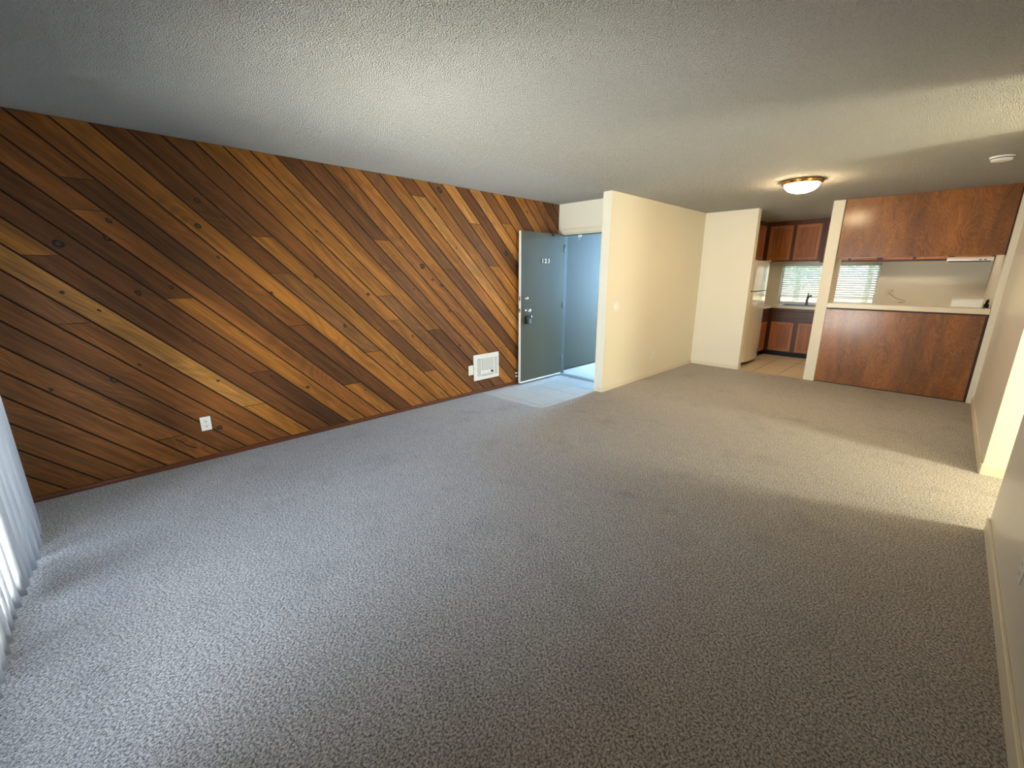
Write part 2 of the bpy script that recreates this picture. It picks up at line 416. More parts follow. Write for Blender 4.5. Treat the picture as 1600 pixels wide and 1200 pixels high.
# plank wall
wl_ = struct('wall_left', B((-0.14, -0.019, YG - 0.14, YD + 0.12, -0.1, H)), BACKING, 'feature wall of diagonal cedar planks from window to front door', 'wall')
TONE = dict(T=(172, 119, 58), L=(152, 98, 36), M=(130, 80, 32), D=(104, 62, 26), G=(118, 76, 38), R=(122, 71, 30), K=(88, 52, 23))
bands = {i: 'M' for i in range(-4, 45)}
bands.update({0: 'M', 1: 'M', 2: 'M', 3: 'M', 4: 'D', 5: 'M', 6: ['G', 1.171, 'M'], 7: ['T', .388, 'L'], 8: ['L', 1.606, 'D'], 9: ['D', .67, 'K'],
    10: ['D', 1.314, 'L'], 11: 'M', 12: ['M', 2.089, 'K', .418, 'L'], 13: ['M', 1.044, 'D'], 14: 'L', 15: ['D', 1.499, 'G', .716, 'L'], 16: ['D', 1.793, 'L'],
    17: ['D', .409, 'L'], 18: 'L', 19: ['L', 1.277, 'G'], 20: ['L', .877, 'D'], 21: ['D', 1.521, 'G'], 22: ['D', 1.822, 'L'], 23: 'M', 24: 'L',
    25: ['G', 1.545, 'D'], 26: 'L', 27: ['R', 2.282, 'T'], 28: 'L', 29: ['G', 1.589, 'L'], 30: ['T', 2.067, 'L'], 31: 'D', 32: 'T', 33: ['M', 2.106, 'L'],
    34: 'L', 35: 'D', 36: 'L', 37: 'M', 38: 'M', 39: 'D', 40: 'D'})
LONE_JOINTS = {3: .25, 11: 1.9, 18: 1.02, 24: .55, 28: 1.1, 32: .62, 34: 1.3, 37: 1.05}
Q = 1 / math.sqrt(2)
ROT = Matrix(((0, 0, 1), (Q, Q, 0), (-Q, Q, 0)))            # columns: along the plank, across it, out of the wall
def clip(poly, a, b, c):                                      # keep a*y + b*z <= c
    out = []
    for i in range(len(poly)):
        p, q = poly[i], poly[(i + 1) % len(poly)]
        dp, dq = a * p[0] + b * p[1] - c, a * q[0] + b * q[1] - c
        if dp <= 0: out.append(p)
        if dp * dq < 0:
            t = dp / (dp - dq); out.append((p[0] + t * (q[0] - p[0]), p[1] + t * (q[1] - p[1])))
    return out
def clean(poly):
    o = []
    for q in poly:
        if not o or math.dist(o[-1], q) > 0.004: o.append(q)
    if len(o) > 1 and math.dist(o[0], o[-1]) < 0.004: o.pop()
    return o
PLANKS = []
def plank(poly, tone, inner):
    poly = clean(poly); inner = clean(inner)
    if len(poly) < 3: return
    area2 = abs(sum(poly[i][0] * poly[(i + 1) % len(poly)][1] - poly[(i + 1) % len(poly)][0] * poly[i][1] for i in range(len(poly))))
    if area2 < 0.0015: return
    cy = sum(q[0] for q in poly) / len(poly); cz = sum(q[1] for q in poly) / len(poly)
    org = Vector((0, cy, cz)); inv = ROT.transposed()
    bm = bmesh.new()
    lift = random.uniform(-0.0008, 0.0008)
    vs = []
    for y, z in poly:
        l = inv @ (Vector((0, y, z)) - org); vs.append(bm.verts.new((l.x, l.y, -0.018)))
    f = bm.faces.new(vs); f.normal_update()
    if f.normal.z < 0: f.normal_flip()
    e = bmesh.ops.extrude_face_region(bm, geom=[f])
    nv = [g for g in e['geom'] if isinstance(g, bmesh.types.BMVert)]; nf = [g for g in e['geom'] if isinstance(g, bmesh.types.BMFace)]
    bmesh.ops.translate(bm, verts=nv, vec=(0, 0, 0.013 + lift))
    if len(inner) == len(poly):
        # pair the vertices of the two outlines, then draw the front face in to the inner one
        k0 = min(range(len(inner)), key=lambda k: sum(math.dist(poly[i], inner[(i + k) % len(inner)]) for i in range(len(poly))))
        top = []
        for i in range(len(poly)):
            y, z = inner[(i + k0) % len(inner)]
            l = inv @ (Vector((0, y, z)) - org); top.append((l.x, l.y))
        ring = sorted(nv, key=lambda v: min(range(len(vs)), key=lambda i: (v.co.xy - vs[i].co.xy).length))
        bmesh.ops.delete(bm, geom=nf, context='FACES_ONLY')
        tv = [bm.verts.new((x, y, lift)) for x, y in top]
        bm.faces.new(tv)
        for i in range(len(tv)):
            j = (i + 1) % len(tv); bm.faces.new((ring[i], ring[j], tv[j], tv[i]))
    else:
        bmesh.ops.inset_region(bm, faces=nf, thickness=0.0050, depth=0.0050, use_even_offset=True)
    me = bpy.data.meshes.new('plank'); bmesh.ops.recalc_face_normals(bm, faces=bm.faces[:]); bm.to_mesh(me); bm.free()
    me.materials.append(PLANK); me.materials.append(GROOVE)
    for q in me.polygons: q.material_index = 0 if abs(q.normal.z) > 0.95 else 1
    o = bpy.data.objects.new('plank', me); COL.objects.link(o); o.parent = wl_
    M4 = ROT.to_4x4(); M4.translation = org; o.matrix_local = M4
    k = random.uniform(0.93, 1.07); c = lin(*TONE[tone]); o.color = (c[0] * k, c[1] * k * random.uniform(0.97, 1.03), c[2] * k, 1)
    PLANKS.append((o, poly, org))
for b in range(-3, 42):
    g = 0.0012
    ulo, uhi = 0.078 + .1836 * (b - 1) + g, 0.078 + .1836 * b - g
    seq = bands[b]
    if isinstance(seq, str): seq = [seq]
    if len(seq) == 1 and b in LONE_JOINTS: seq = [seq[0], LONE_JOINTS[b], seq[0]]
    tops = [H - 0.001] + [z - 0.0007 for z in seq[1::2]]; bots = [z + 0.0007 for z in seq[1::2]] + [0.012]
    for tone, zt, zb in zip(seq[0::2], tops, bots):
        poly = [(YG, zb), (YD - 0.001, zb), (YD - 0.001, zt), (YG, zt)]
        poly = clip(poly, 1, 1, uhi); poly = clip(poly, -1, -1, -ulo) if len(poly) > 2 else poly
        bw, jw = 0.0050 * 1.414, 0.0010
        inn = [(YG, zb + jw), (YD - 0.002, zb + jw), (YD - 0.002, zt - jw), (YG, zt - jw)]
        inn = clip(inn, 1, 1, uhi - bw); inn = clip(inn, -1, -1, -ulo - bw) if len(inn) > 2 else inn
        if len(poly) > 2: plank(poly, tone, inn)
# knots: dark discs let into the plank they belong to
knots = [(-.064, 1.68, 26), (.175, 1.728, 20), (.204, 1.841, 16), (.275, 1.36, 18), (.471, 1.396, 14), (.70, 1.845, 20), (.724, 2.027, 18), (.877, 1.923, 11),
    (.798, 1.62, 12), (-.103, 1.375, 12), (.042, .757, 20), (.541, .985, 12), (.197, .847, 10), (.656, .645, 11), (1.142, 1.334, 15), (1.438, 1.946, 10), (1.581, 1.866, 9),
    (1.753, 1.006, 17), (1.342, .463, 16), (2.937, 2.374, 30), (2.669, 1.576, 30), (2.794, 1.433, 14), (2.912, 1.369, 19), (2.868, 2.18, 12), (2.803, 2.045, 12),
    (2.549, 1.334, 9), (2.50, .832, 13), (3.141, .651, 17), (3.138, 1.781, 9), (3.933, 1.75, 30), (3.007, 1.075, 14), (4.319, 2.284, 14), (-.27, .746, 12), (.052, 1.25, 10),
    (.608, .251, 20), (1.526, 1.472, 15), (2.017, 1.297, 17), (2.425, 1.865, 15), (0.36, 1.55, 9), (1.05, .62, 10), (1.9, .33, 10), (2.3, .55, 9)]
def inside(poly, y, z):
    s = 0
    for i in range(len(poly)):
        p, q = poly[i], poly[(i + 1) % len(poly)]
        cr = (q[0] - p[0]) * (z - p[1]) - (q[1] - p[1]) * (y - p[0])
        if s == 0: s = 1 if cr > 0 else -1
        elif cr * s < -1e-5: return False
    return True
for (y, z, rmm) in knots:
    for o, poly, org in PLANKS:
        if inside(poly, y, z):
            l = ROT.transposed() @ (Vector((0, y, z)) - org)
            r = rmm / 1000
            bm = bmesh.new(); lay = bm.verts.layers.float.new('ring')
            NS = 14; top = max(v.co.z for v in o.data.vertices) + 0.0006
            rings = []
            for t in (0.4, 0.62, 0.8, 1.0):
                ring = []
                for i in range(NS):
                    a = 2 * math.pi * i / NS; w = 1 + 0.13 * math.sin(2 * a + y * 9) + 0.08 * math.sin(3 * a + z * 7)
                    v = bm.verts.new((l.x + 1.35 * r * t * w * math.cos(a), l.y + r * t * w * math.sin(a), top)); v[lay] = t; ring.append(v)
                rings.append(ring)
            c = bm.verts.new((l.x, l.y, top)); c[lay] = 0.0
            for i in range(NS):
                j = (i + 1) % NS; bm.faces.new((c, rings[0][i], rings[0][j]))
                for k in range(3): bm.faces.new((rings[k][i], rings[k + 1][i], rings[k + 1][j], rings[k][j]))
            me = bpy.data.meshes.new('knot'); bm.to_mesh(me); bm.free(); me.materials.append(KNOT)
            ko = bpy.data.objects.new('knot', me); COL.objects.link(ko); ko.parent = o
            break
bm = bmesh.new(); prism(bm, [(0.0, -0.01), (0.017, -0.01), (0.017, 0.016), (0.010, 0.030), (0.0, 0.036)], 'Y', YG, YD)
struct('baseboard_left', bm, BASEWOOD, 'thin red-brown wooden base strip along the foot of the plank wall', 'baseboard')

# entry wall with the front door frame
we = struct('wall_entry', B((-0.019, XP - TP, YD, YD + 0.12, 2.065, H)), CREAM, 'short cream wall over the open front door', 'wall')
obj('head_casing', B((0.0, XP - TP, YD - 0.014, YD, 2.047, 2.105), bev=0.003), TRIMW, we)
obj('head_stop', B((0.0, XP - TP, YD - 0.004, YD + 0.02, 2.030, 2.046), bev=0.002), TRIMW, we)
obj('head_jamb', B((0.03, XP - TP, YD + 0.02, YD + 0.12, 2.02, 2.065), bev=0.003), FRAMEGREY, we)
obj('side_jamb', B((0.0, 0.035, YD + 0.03, YD + 0.15, -0.02, 2.03), (0.035, 0.05, YD + 0.075, YD + 0.15, -0.02, 2.02), bev=0.003), FRAMEGREY, we)
obj('threshold', B((0.03, XP - TP, YD + 0.0, YD + 0.055, -0.012, 0.010), (0.03, XP - TP, YD + 0.055, YD + 0.12, -0.02, 0.004), bev=0.004), ALU, we)
bm = bmesh.new(); sweep(bm, [(0.33, YD + 0.05, 2.02), (0.33, YD + 0.035, 1.985), (0.345, YD + 0.03, 1.965), (0.335, YD + 0.02, 1.945)], 0.008)
box(bm, 0.315, 0.35, YD + 0.03, YD + 0.07, 2.0, 2.025)
obj('catch_bracket', bm, WHITE, we, True)

# partition, kitchen side walls, pillar
wp = struct('wall_partition', B((XP - TP, XP, YN, YWIN + 0.12, -0.1, H)), CREAM, 'cream partition wall running from the entry to the kitchen corner', 'wall')
XA, XB, XC = 1.874, 2.774, 2.906
ws = struct('wall_kitchen_stub', B((XP, XA, YK, YK + 0.12, -0.1, H)), CREAM, 'narrow cream wall hiding the side of the refrigerator', 'wall')
struct('wall_pillar', B((XB, XC, YK - 0.012, YK + 0.42, -0.1, H), bev=0.004), CREAM, 'cream full-height pillar between kitchen doorway and breakfast bar', 'pillar')
struct('wall_kitchen_right', B((XKR, XKR + 0.3, YK, YWIN + 0.12, -0.1, H)), CREAM, 'cream end wall on the right side of the kitchen', 'wall')
WX0, WX1, WZ0, WZ1 = 1.69, 3.17, 0.955, 1.68
struct('wall_back', B((XP, WX0, YWIN, YWIN + 0.12, -0.1, H), (WX1, XKR, YWIN, YWIN + 0.12, -0.1, H), (WX0, WX1, YWIN, YWIN + 0.12, -0.1, WZ0), (WX0, WX1, YWIN, YWIN + 0.12, WZ1, H)), CREAM,
       'cream kitchen back wall around the wide window', 'wall')
# right hand walls and hallway
struct('wall_right', B((XW, XW + 0.12, YG - 0.14, YA, -0.1, H)), CREAM_GLOSS, 'near right wall of the living room ending at the hallway', 'wall')
struct('wall_dining_right', B((XW, XW + 0.16, YB, YK, -0.1, H)), CREAM_GLOSS, 'right wall of the dining area between hallway and kitchen', 'wall')
struct('wall_hall_far', B((XW + 0.16, 7.2, YB, YB + 0.12, -0.1, H)), CREAM, 'far side wall of the hallway', 'wall')
struct('wall_hall_near', B((XW + 0.12, 7.2, YA - 0.12, YA, -0.1, H)), CREAM, 'near side wall of the hallway', 'wall')
struct('wall_hall_end', B((7.2, 7.32, YA - 0.12, YB + 0.12, -0.1, H)), CREAM, 'end wall of the hallway', 'wall')
# window wall behind the camera with the patio door opening
PX0, PX1, PZ1 = 0.72, 2.80, 2.04
struct('wall_window', B((-0.019, PX0, YG - 0.14, YG, -0.1, H), (PX1, XW, YG - 0.14, YG, -0.1, H), (PX0, PX1, YG - 0.14, YG, PZ1, H)), CREAM, 'cream wall holding the sliding patio door behind the vertical blind', 'wall')
# baseboards
def base(name, b, label):
    return struct(name, B(b, bev=0.003), TRIMW, label, 'baseboard')
base('baseboard_partition', (XP, XP + 0.009, YN, YK, -0.01, 0.055), 'thin cream baseboard along the partition wall')
base('baseboard_stub', (XP, XA, YK - 0.009, YK, -0.01, 0.055), 'thin cream baseboard under the narrow wall by the refrigerator')
base('baseboard_end', (XP - TP - 0.006, XP + 0.006, YN - 0.009, YN, -0.01, 0.05), 'short cream baseboard on the end of the partition')
base('baseboard_right', (XW - 0.013, XW, YG, YA, -0.01, 0.085), 'cream baseboard along the near right wall')
base('baseboard_dining', (XW - 0.013, XW, YB, YK, -0.01, 0.085), 'cream baseboard along the dining side right wall')
base('baseboard_hall', (XW - 0.008, 7.2, YB - 0.013, YB, -0.01, 0.085), 'cream baseboard at the hallway corner, lit by the assumed hall light')
base('baseboard_kitchen_strip', (XKR, XW - 0.012, YK - 0.01, YK, -0.01, 0.05), 'short cream baseboard right of the breakfast bar panel')

# ------------------------------------------------------------------ front door, standing open against the plank wall
DX0, DX1, DY0, DY1 = 0.047, 0.088, 4.115, 5.0
d1 = thing('door_1', 'open grey-green front door numbered 123, swung against the plank wall', 'door', (DX0, DY1, 0.0), kind='structure')
obj('leaf', B((DX0, DX1 - 0.001, DY0, DY1, 0.018, 2.035), bev=0.0015), WHITE, d1)
obj('face_panel', B((DX1 - 0.001, DX1 + 0.0015, DY0 + 0.003, DY1, 0.040, 2.034)), DOORGREY, d1)
obj('bottom_sweep', B((DX1 - 0.001, DX1 + 0.005, DY0 + 0.002, DY1 - 0.01, 0.016, 0.038), bev=0.002), WHITE, d1)
for z0, z1 in ((1.15, 1.205), (0.995, 1.05)):
    obj('latch_plate', B((DX0 + 0.009, DX1 - 0.009, DY0 - 0.002, DY0 + 0.001, z0, z1)), STEEL, d1)
bm = bmesh.new(); box(bm, DX0 + 0.012, DX1 - 0.014, DY0 - 0.012, DY0, 1.015, 1.03); obj('latch_bolt', bm, CHROME, d1)
bm = bmesh.new(); lathe(bm, (DX1, 4.215, 1.18), [(0.029, 0), (0.029, 0.006), (0.022, 0.016), (0.014, 0.020), (0.013, 0.028)], 'X'); obj('deadbolt', bm, CHROME, d1, True)
bm = bmesh.new(); lathe(bm, (DX1, 4.225, 1.02), [(0.030, 0), (0.030, 0.005), (0.013, 0.014), (0.012, 0.034), (0.024, 0.046), (0.027, 0.058), (0.021, 0.068), (0.008, 0.071)], 'X'); obj('knob', bm, CHROME, d1, True)
bm = bmesh.new(); lathe(bm, (DX0, 4.225, 1.02), [(0.030, 0), (0.030, -0.004), (0.012, -0.010), (0.012, -0.018), (0.022, -0.026), (0.018, -0.036)], 'X'); obj('inner_knob', bm, CHROME, d1, True)
for z in (0.112, 0.158):
    bm = bmesh.new(); cyl(bm, (DX0, DY0 + 0.018, z), (0.014, DY0 - 0.006, z), 0.004, seg=10); bmesh.ops.create_uvsphere(bm, u_segments=12, v_segments=8, radius=0.012, matrix=Matrix.Translation((0.016, DY0 - 0.014, z)))
    obj('stop_pin', bm, WHITE, d1, True)
for z in (0.25, 1.05, 1.85):
    bm = bmesh.new(); cyl(bm, (DX1 + 0.004, DY1 + 0.004, z - 0.05), (DX1 + 0.004, DY1 + 0.004, z + 0.05), 0.006, seg=10); obj('hinge', bm, STEEL, d1, True)
bm = bmesh.new(); lathe(bm, (DX1, 4.60, 1.555), [(0.008, 0), (0.008, 0.003), (0.004, 0.004)], 'X', 14); obj('peephole', bm, STEEL, d1, True)
bm = bmesh.new(); box(bm, DX1, DX1 + 0.018, 4.735, 4.775, 2.0, 2.028, bev=0.003); obj('top_catch', bm, BLACK, d1)
def digit(ch, y, z, h):
    cu = bpy.data.curves.new('numeral', 'FONT'); cu.body = ch; cu.size = h / 0.70; cu.extrude = 0.003; cu.bevel_depth = 0.0008; cu.offset = 0.0007
    tmp = bpy.data.objects.new('tmp', cu); COL.objects.link(tmp)
    bpy.context.view_layer.update()
    me = bpy.data.meshes.new_from_object(tmp.evaluated_get(bpy.context.evaluated_depsgraph_get()))
    bpy.data.objects.remove(tmp); bpy.data.curves.remove(cu)
    me.transform(Matrix(((0, 0, 1, 0), (1, 0, 0, 0), (0, 1, 0, 0), (0, 0, 0, 1))))
    me.materials.clear(); me.materials.append(BULBWHITE)
    o = bpy.data.objects.new('numeral', me); COL.objects.link(o); o.parent = d1
    o.location = Vector((DX1 + 0.005, y, z)) - d1.location
    o['label'] = 'white house numeral ' + ch
for ch, y in (('1', 4.515), ('2', 4.575), ('3', 4.640)): digit(ch, y, 1.643, 0.058)

lb = thing('lockbox', 'black key lockbox hanging from the front door knob', 'lockbox', (DX1 + 0.035, 4.225, 0.84))
bm = bmesh.new(); box(bm, DX1 + 0.006, DX1 + 0.055, 4.185, 4.268, 0.838, 0.945, bev=0.008, seg=2); obj('body', bm, BLACK, lb)
bm = bmesh.new(); sweep(bm, [(DX1 + 0.030, 4.225 + 0.026 * math.cos(t), 0.945 + 0.035 + 0.055 * math.sin(t) if 0 < t < math.pi else 0.94) for t in [0, 0.2, 0.6, 1.0, 1.57, 2.1, 2.5, 2.9, math.pi]], 0.0045)
obj('shackle', bm, STEEL, lb, True)
bm = bmesh.new(); box(bm, DX1 + 0.055, DX1 + 0.057, 4.222, 4.262, 0.848, 0.905)
obj('keypad_label', bm, ALU, lb)
for k in range(4):
    obj('key_button', B((DX1 + 0.057, DX1 + 0.059, 4.228, 4.256, 0.853 + k * 0.013, 0.862 + k * 0.013)), GREYDARK, lb)
bm = bmesh.new(); sweep(bm, [(DX1 + 0.045, 4.266, 0.955), (DX1 + 0.052, 4.276, 0.945), (DX1 + 0.05, 4.277, 0.925), (DX1 + 0.045, 4.268, 0.912)], 0.004); obj('side_clip', bm, CHROME, lb, True)

# ------------------------------------------------------------------ outside the front door
struct('walkway', B((-0.3, XP - TP, YD + 0.12, 9.2, -0.15, -0.015)), CONCRETE, 'pale concrete walkway outside the front door', 'walkway')
bm = B((-0.35, -0.10, YD + 0.12, 9.2, 0.012, H))
xw = struct('wall_exterior', bm, STUCCO, 'grey-green painted exterior wall seen through the doorway', 'wall')
obj('base_gap', B((-0.35, -0.112, YD + 0.12, 9.2, -0.02, 0.012)), BLACK, xw)

# ------------------------------------------------------------------ sliding patio door and vertical blind
w1 = thing('window_1', 'sliding glass patio door with aluminium frame behind the vertical blind', 'window', (PX0, YG - 0.1, 0), kind='structure')
obj('outer_frame', B((PX0, PX0 + 0.04, YG - 0.13, YG - 0.03, 0, PZ1), (PX1 - 0.04, PX1, YG - 0.13, YG - 0.03, 0, PZ1), (PX0, PX1, YG - 0.13, YG - 0.03, PZ1 - 0.04, PZ1), (PX0, PX1, YG - 0.13, YG - 0.03, -0.02, 0.03)), ALU, w1)
xm = (PX0 + PX1) / 2
for a, b, y in ((PX0 + 0.04, xm + 0.03, YG - 0.06), (xm - 0.03, PX1 - 0.04, YG - 0.10)):
    sf = obj('sash_frame', B((a, a + 0.05, y - 0.015, y + 0.015, 0.03, PZ1 - 0.04), (b - 0.05, b, y - 0.015, y + 0.015, 0.03, PZ1 - 0.04), (a, b, y - 0.015, y + 0.015, PZ1 - 0.10, PZ1 - 0.04), (a, b, y - 0.015, y + 0.015, 0.03, 0.10)), ALU, w1)
    obj('pane', B((a + 0.05, b - 0.05, y - 0.003, y + 0.003, 0.10, PZ1 - 0.10)), GLASS, sf)
struct('patio', B((-6, 9, -9, YG - 0.14, -0.2, -0.08)), PATIO, 'pale concrete patio outside the sliding door', 'patio')

vb = thing('vertical_blind', 'white fabric vertical blind hanging open in front of the patio door', 'blind', (1.4, -0.47, 2.09))
obj('headrail', B((0.40, 2.86, -0.50, -0.44, 2.07, 2.11), bev=0.004), PLASTIC, vb)
def vane(x, yc, ang, zb, wdt=0.089):
    bm = bmesh.new(); N = 6; cols = []
    ca, sa = math.cos(ang), math.sin(ang)
    for side in (0.0004, -0.0004):
        for z in (zb, 2.07):
            row = []
            for i in range(N + 1):
                t = (i / N - 0.5) * wdt; bow = 0.006 * (1 - (2 * i / N - 1) ** 2) + side
                row.append(bm.verts.new((x + ca * t - sa * bow, yc + sa * t + ca * bow, z)))
            cols.append(row)
    for i in range(N):
        bm.faces.new((cols[0][i], cols[0][i + 1], cols[1][i + 1], cols[1][i]))
        bm.faces.new((cols[2][i + 1], cols[2][i], cols[3][i], cols[3][i + 1]))
        bm.faces.new((cols[0][i], cols[0][i + 1], cols[2][i + 1], cols[2][i])); bm.faces.new((cols[1][i], cols[1][i + 1], cols[3][i + 1], cols[3][i]))
    for i in (0, N): bm.faces.new((cols[0][i], cols[1][i], cols[3][i], cols[2][i]))
    obj('vane', bm, VANE, vb, True)
# tip of each vane (the edge nearest the room) as it stands, then on at a regular pitch out of view
tips = [(0.52, -0.428), (0.64, -0.417), (0.80, -0.408), (0.955, -0.408), (1.06, -0.416), (1.146, -0.424), (1.235, -0.43), (1.316, -0.434), (1.41, -0.444)] + [(1.495 + 0.0835 * i, -0.453) for i in range(16)]
for i, (x, y) in enumerate(tips):
    a = math.radians(98 if i > 6 else 142)
    vane(x - 0.0445 * math.cos(a), y - 0.0445 * math.sin(a), a, 0.04 - (0.008 if i < 5 else 0))

# ------------------------------------------------------------------ kitchen window
w2 = thing('window_2', 'wide kitchen slider window with white frame above the sink', 'window', (WX0, YWIN + 0.08, WZ0), kind='structure')
obj('frame', B((WX0, WX0 + 0.035, YWIN + 0.05, YWIN + 0.11, WZ0, WZ1), (WX1 - 0.035, WX1, YWIN + 0.05, YWIN + 0.11, WZ0, WZ1), (WX0, WX1, YWIN + 0.05, YWIN + 0.11, WZ1 - 0.035, WZ1),
                (WX0, WX1, YWIN + 0.05, YWIN + 0.11, WZ0, WZ0 + 0.03), (2.41, 2.45, YWIN + 0.05, YWIN + 0.11, WZ0, WZ1)), WHITE, w2)
obj('sill', B((WX0, WX1, YWIN - 0.01, YWIN + 0.05, WZ0 - 0.012, WZ0 + 0.003), bev=0.003), WHITE, w2)
for a, b in ((WX0 + 0.035, 2.41), (2.45, WX1 - 0.035)):
    obj('pane', B((a, b, YWIN + 0.078, YWIN + 0.083, WZ0 + 0.03, WZ1 - 0.035)), GLASS, w2)
def hblind(x0, x1, label, wand_x):
    t = thing('horizontal_blind', label, 'blind', ((x0 + x1) / 2, YWIN + 0.02, WZ1 - 0.03), 'blinds on the kitchen window')
    obj('headrail', B((x0, x1, YWIN - 0.005, YWIN + 0.04, WZ1 - 0.045, WZ1 - 0.003), bev=0.003), SLAT, t)
    nS = 14; z0, z1 = 1.10, WZ1 - 0.065
    ang = math.radians(-34)
    for i in range(nS):
        zc = z0 + (z1 - z0) * i / (nS - 1)
        bm = bmesh.new(); vs = box(bm, x0 + 0.004, x1 - 0.004, -0.022, 0.022, -0.0012, 0.0012)
        bmesh.ops.rotate(bm, verts=vs, cent=(0, 0, 0), matrix=Matrix.Rotation(ang, 3, 'X')); bmesh.ops.translate(bm, verts=vs, vec=(0, YWIN + 0.02, zc))
        obj('slat', bm, SLAT, t)
    obj('bottom_rail', B((x0 + 0.004, x1 - 0.004, YWIN - 0.002, YWIN + 0.042, z0 - 0.034, z0 - 0.016), bev=0.003), SLAT, t)
    for f in (0.12, 0.88):
        xx = x0 + (x1 - x0) * f
        for yy in (YWIN - 0.0035, YWIN + 0.0435):
            bm = bmesh.new(); cyl(bm, (xx, yy, z0 - 0.03), (xx, yy, WZ1 - 0.04), 0.0014, seg=6); obj('ladder_cord', bm, SLAT, t)
    bm = bmesh.new(); cyl(bm, (wand_x, YWIN - 0.008, 1.05), (wand_x, YWIN - 0.008, WZ1 - 0.05), 0.0018, seg=6); lathe(bm, (wand_x, YWIN - 0.008, 1.028), [(0.003, 0.03), (0.008, 0.0), (0.004, -0.012)], 'Z', 10); obj('pull_cord', bm, SLAT, t)
hblind(WX0 + 0.012, 2.425, 'white mini blind over the sink half of the kitchen window', 1.83)
hblind(2.435, WX1 - 0.012, 'white mini blind over the bright half of the window right of the pillar', 3.06)

# outside the kitchen window
struct('ground', B((-12, 22, YWIN + 0.12, 34, -0.5, -0.3)), LAWN, 'dry lawn outside the kitchen window', 'ground')
def tree(x, y, h, r, seed, label):
    rr = random.Random(seed)
    t = thing('tree', label, 'tree', (x, y, -0.3), 'trees outside the kitchen window')
    bm = bmesh.new(); sweep(bm, [(x, y, -0.35), (x + 0.05, y, h * 0.3), (x - 0.05, y + 0.05, h * 0.62), (x, y, h * 0.85)], [0.11, 0.08, 0.06, 0.03])
    for k in range(5):
        a = rr.uniform(0, 6.28); sweep(bm, [(x, y, h * (0.35 + 0.08 * k)), (x + r * 0.5 * math.cos(a), y + r * 0.5 * math.sin(a), h * (0.5 + 0.08 * k))], [0.05, 0.02], 6)
    obj('trunk', bm, BARK, t, True)
    bm = bmesh.new()
    for k in range(1400):
        d = Vector((rr.gauss(0, 1), rr.gauss(0, 1), rr.gauss(0, 1))).normalized() * (rr.random() ** 0.4)
        c = Vector((x + d.x * r, y + d.y * r, h * 0.66 + d.z * h * 0.38)); s = rr.uniform(0.07, 0.15)
        a = Vector((rr.gauss(0, 1), rr.gauss(0, 1), rr.gauss(0, 1))).normalized(); b = a.orthogonal().normalized()
        bm.faces.new([bm.verts.new(c + q) for q in (a * s, b * s * 0.5, -a * s, -b * s * 0.5)])
    f = obj('foliage', bm, LEAF, t); f['kind'] = 'stuff'
tree(0.6, 16.0, 3.6, 1.5, 1, 'leafy green tree beyond the sink half of the kitchen window')
tree(2.0, 19.0, 4.4, 1.6, 2, 'taller pale tree further off behind the kitchen window')
tree(3.5, 15.5, 2.6, 1.0, 3, 'small bushy tree beyond the right half of the kitchen window')

# ------------------------------------------------------------------ kitchen cabinets
def panel_door(name, parent, face, a0, a1, z0, z1, at, out):
    """framed door or drawer front; face 'Y' looks towards -y at y=at, face 'X' looks towards +x at x=at"""
    fwid = min(0.05, (z1 - z0) * 0.3); th = 0.018
    def bb(u0, u1, w0, w1, d0, d1):
        return (u0, u1, at + out * d0 if out > 0 else at + out * d1, at + out * d1 if out > 0 else at + out * d0, w0, w1) if face == 'Y' else \
               (at + out * d0 if out > 0 else at + out * d1, at + out * d1 if out > 0 else at + out * d0, u0, u1, w0, w1)
    bm = bmesh.new()
    for q in ((a0, a1, z0, z0 + fwid), (a0, a1, z1 - fwid, z1), (a0, a0 + fwid, z0 + fwid, z1 - fwid), (a1 - fwid, a1, z0 + fwid, z1 - fwid)):
        box(bm, *bb(*q, 0.0, th), bev=0.003)
    d = obj(name, bm, CABEDGE if name == 'door' else CABFRAME, parent)
    obj('inset_panel', B(bb(a0 + fwid - 0.002, a1 - fwid + 0.002, z0 + fwid - 0.002, z1 - fwid + 0.002, 0.002, 0.009)), CABDOOR if name == 'door' else CABFRAME, d)
    return d

# base run under the window
YF = 9.15
def base_unit(x0, x1, doors, label):
    t = thing('base_cabinet', label, 'cabinet', ((x0 + x1) / 2, YF + 0.3, 0), 'base cabinets under the window')
    obj('carcass', B((x0, x0 + 0.018, YF + 0.018, YWIN - 0.002, 0.085, 0.885), (x1 - 0.018, x1, YF + 0.018, YWIN - 0.002, 0.085, 0.885), (x0, x1, YF, YF + 0.018, 0.085, 0.885),
                       (x0 + 0.018, x1 - 0.018, YF + 0.018, YWIN - 0.002, 0.085, 0.103)), CABFRAME, t)
    obj('toe_kick', B((x0, x1, YF + 0.06, YWIN - 0.002, -0.002, 0.085)), KICK, t)
    panel_door('drawer', t, 'Y', doors[0][0], doors[-1][1], 0.665, 0.835, YF, -1)
    for a, b in doors: panel_door('door', t, 'Y', a, b, 0.10, 0.637, YF, -1)
base_unit(1.733, 2.66, [(1.795, 2.16), (2.232, 2.60)], 'dark wood sink base cabinet with two framed oak doors')
base_unit(2.662, 4.436, [(2.72, 3.10), (3.16, 3.54), (3.60, 3.98), (4.02, 4.40)], 'dark wood base cabinet hidden mostly behind the breakfast bar')
XF = 1.73
t = thing('base_cabinet', 'dark wood corner base cabinet between refrigerator and sink run', 'cabinet', (1.42, 9.0, 0), 'base cabinets under the window')
obj('carcass', B((XP + 0.002, XF, 8.44, YWIN - 0.002, 0.085, 0.885)), CABFRAME, t)
obj('toe_kick', B((XP + 0.002, XF - 0.06, 8.44, YWIN - 0.002, -0.002, 0.085)), KICK, t)
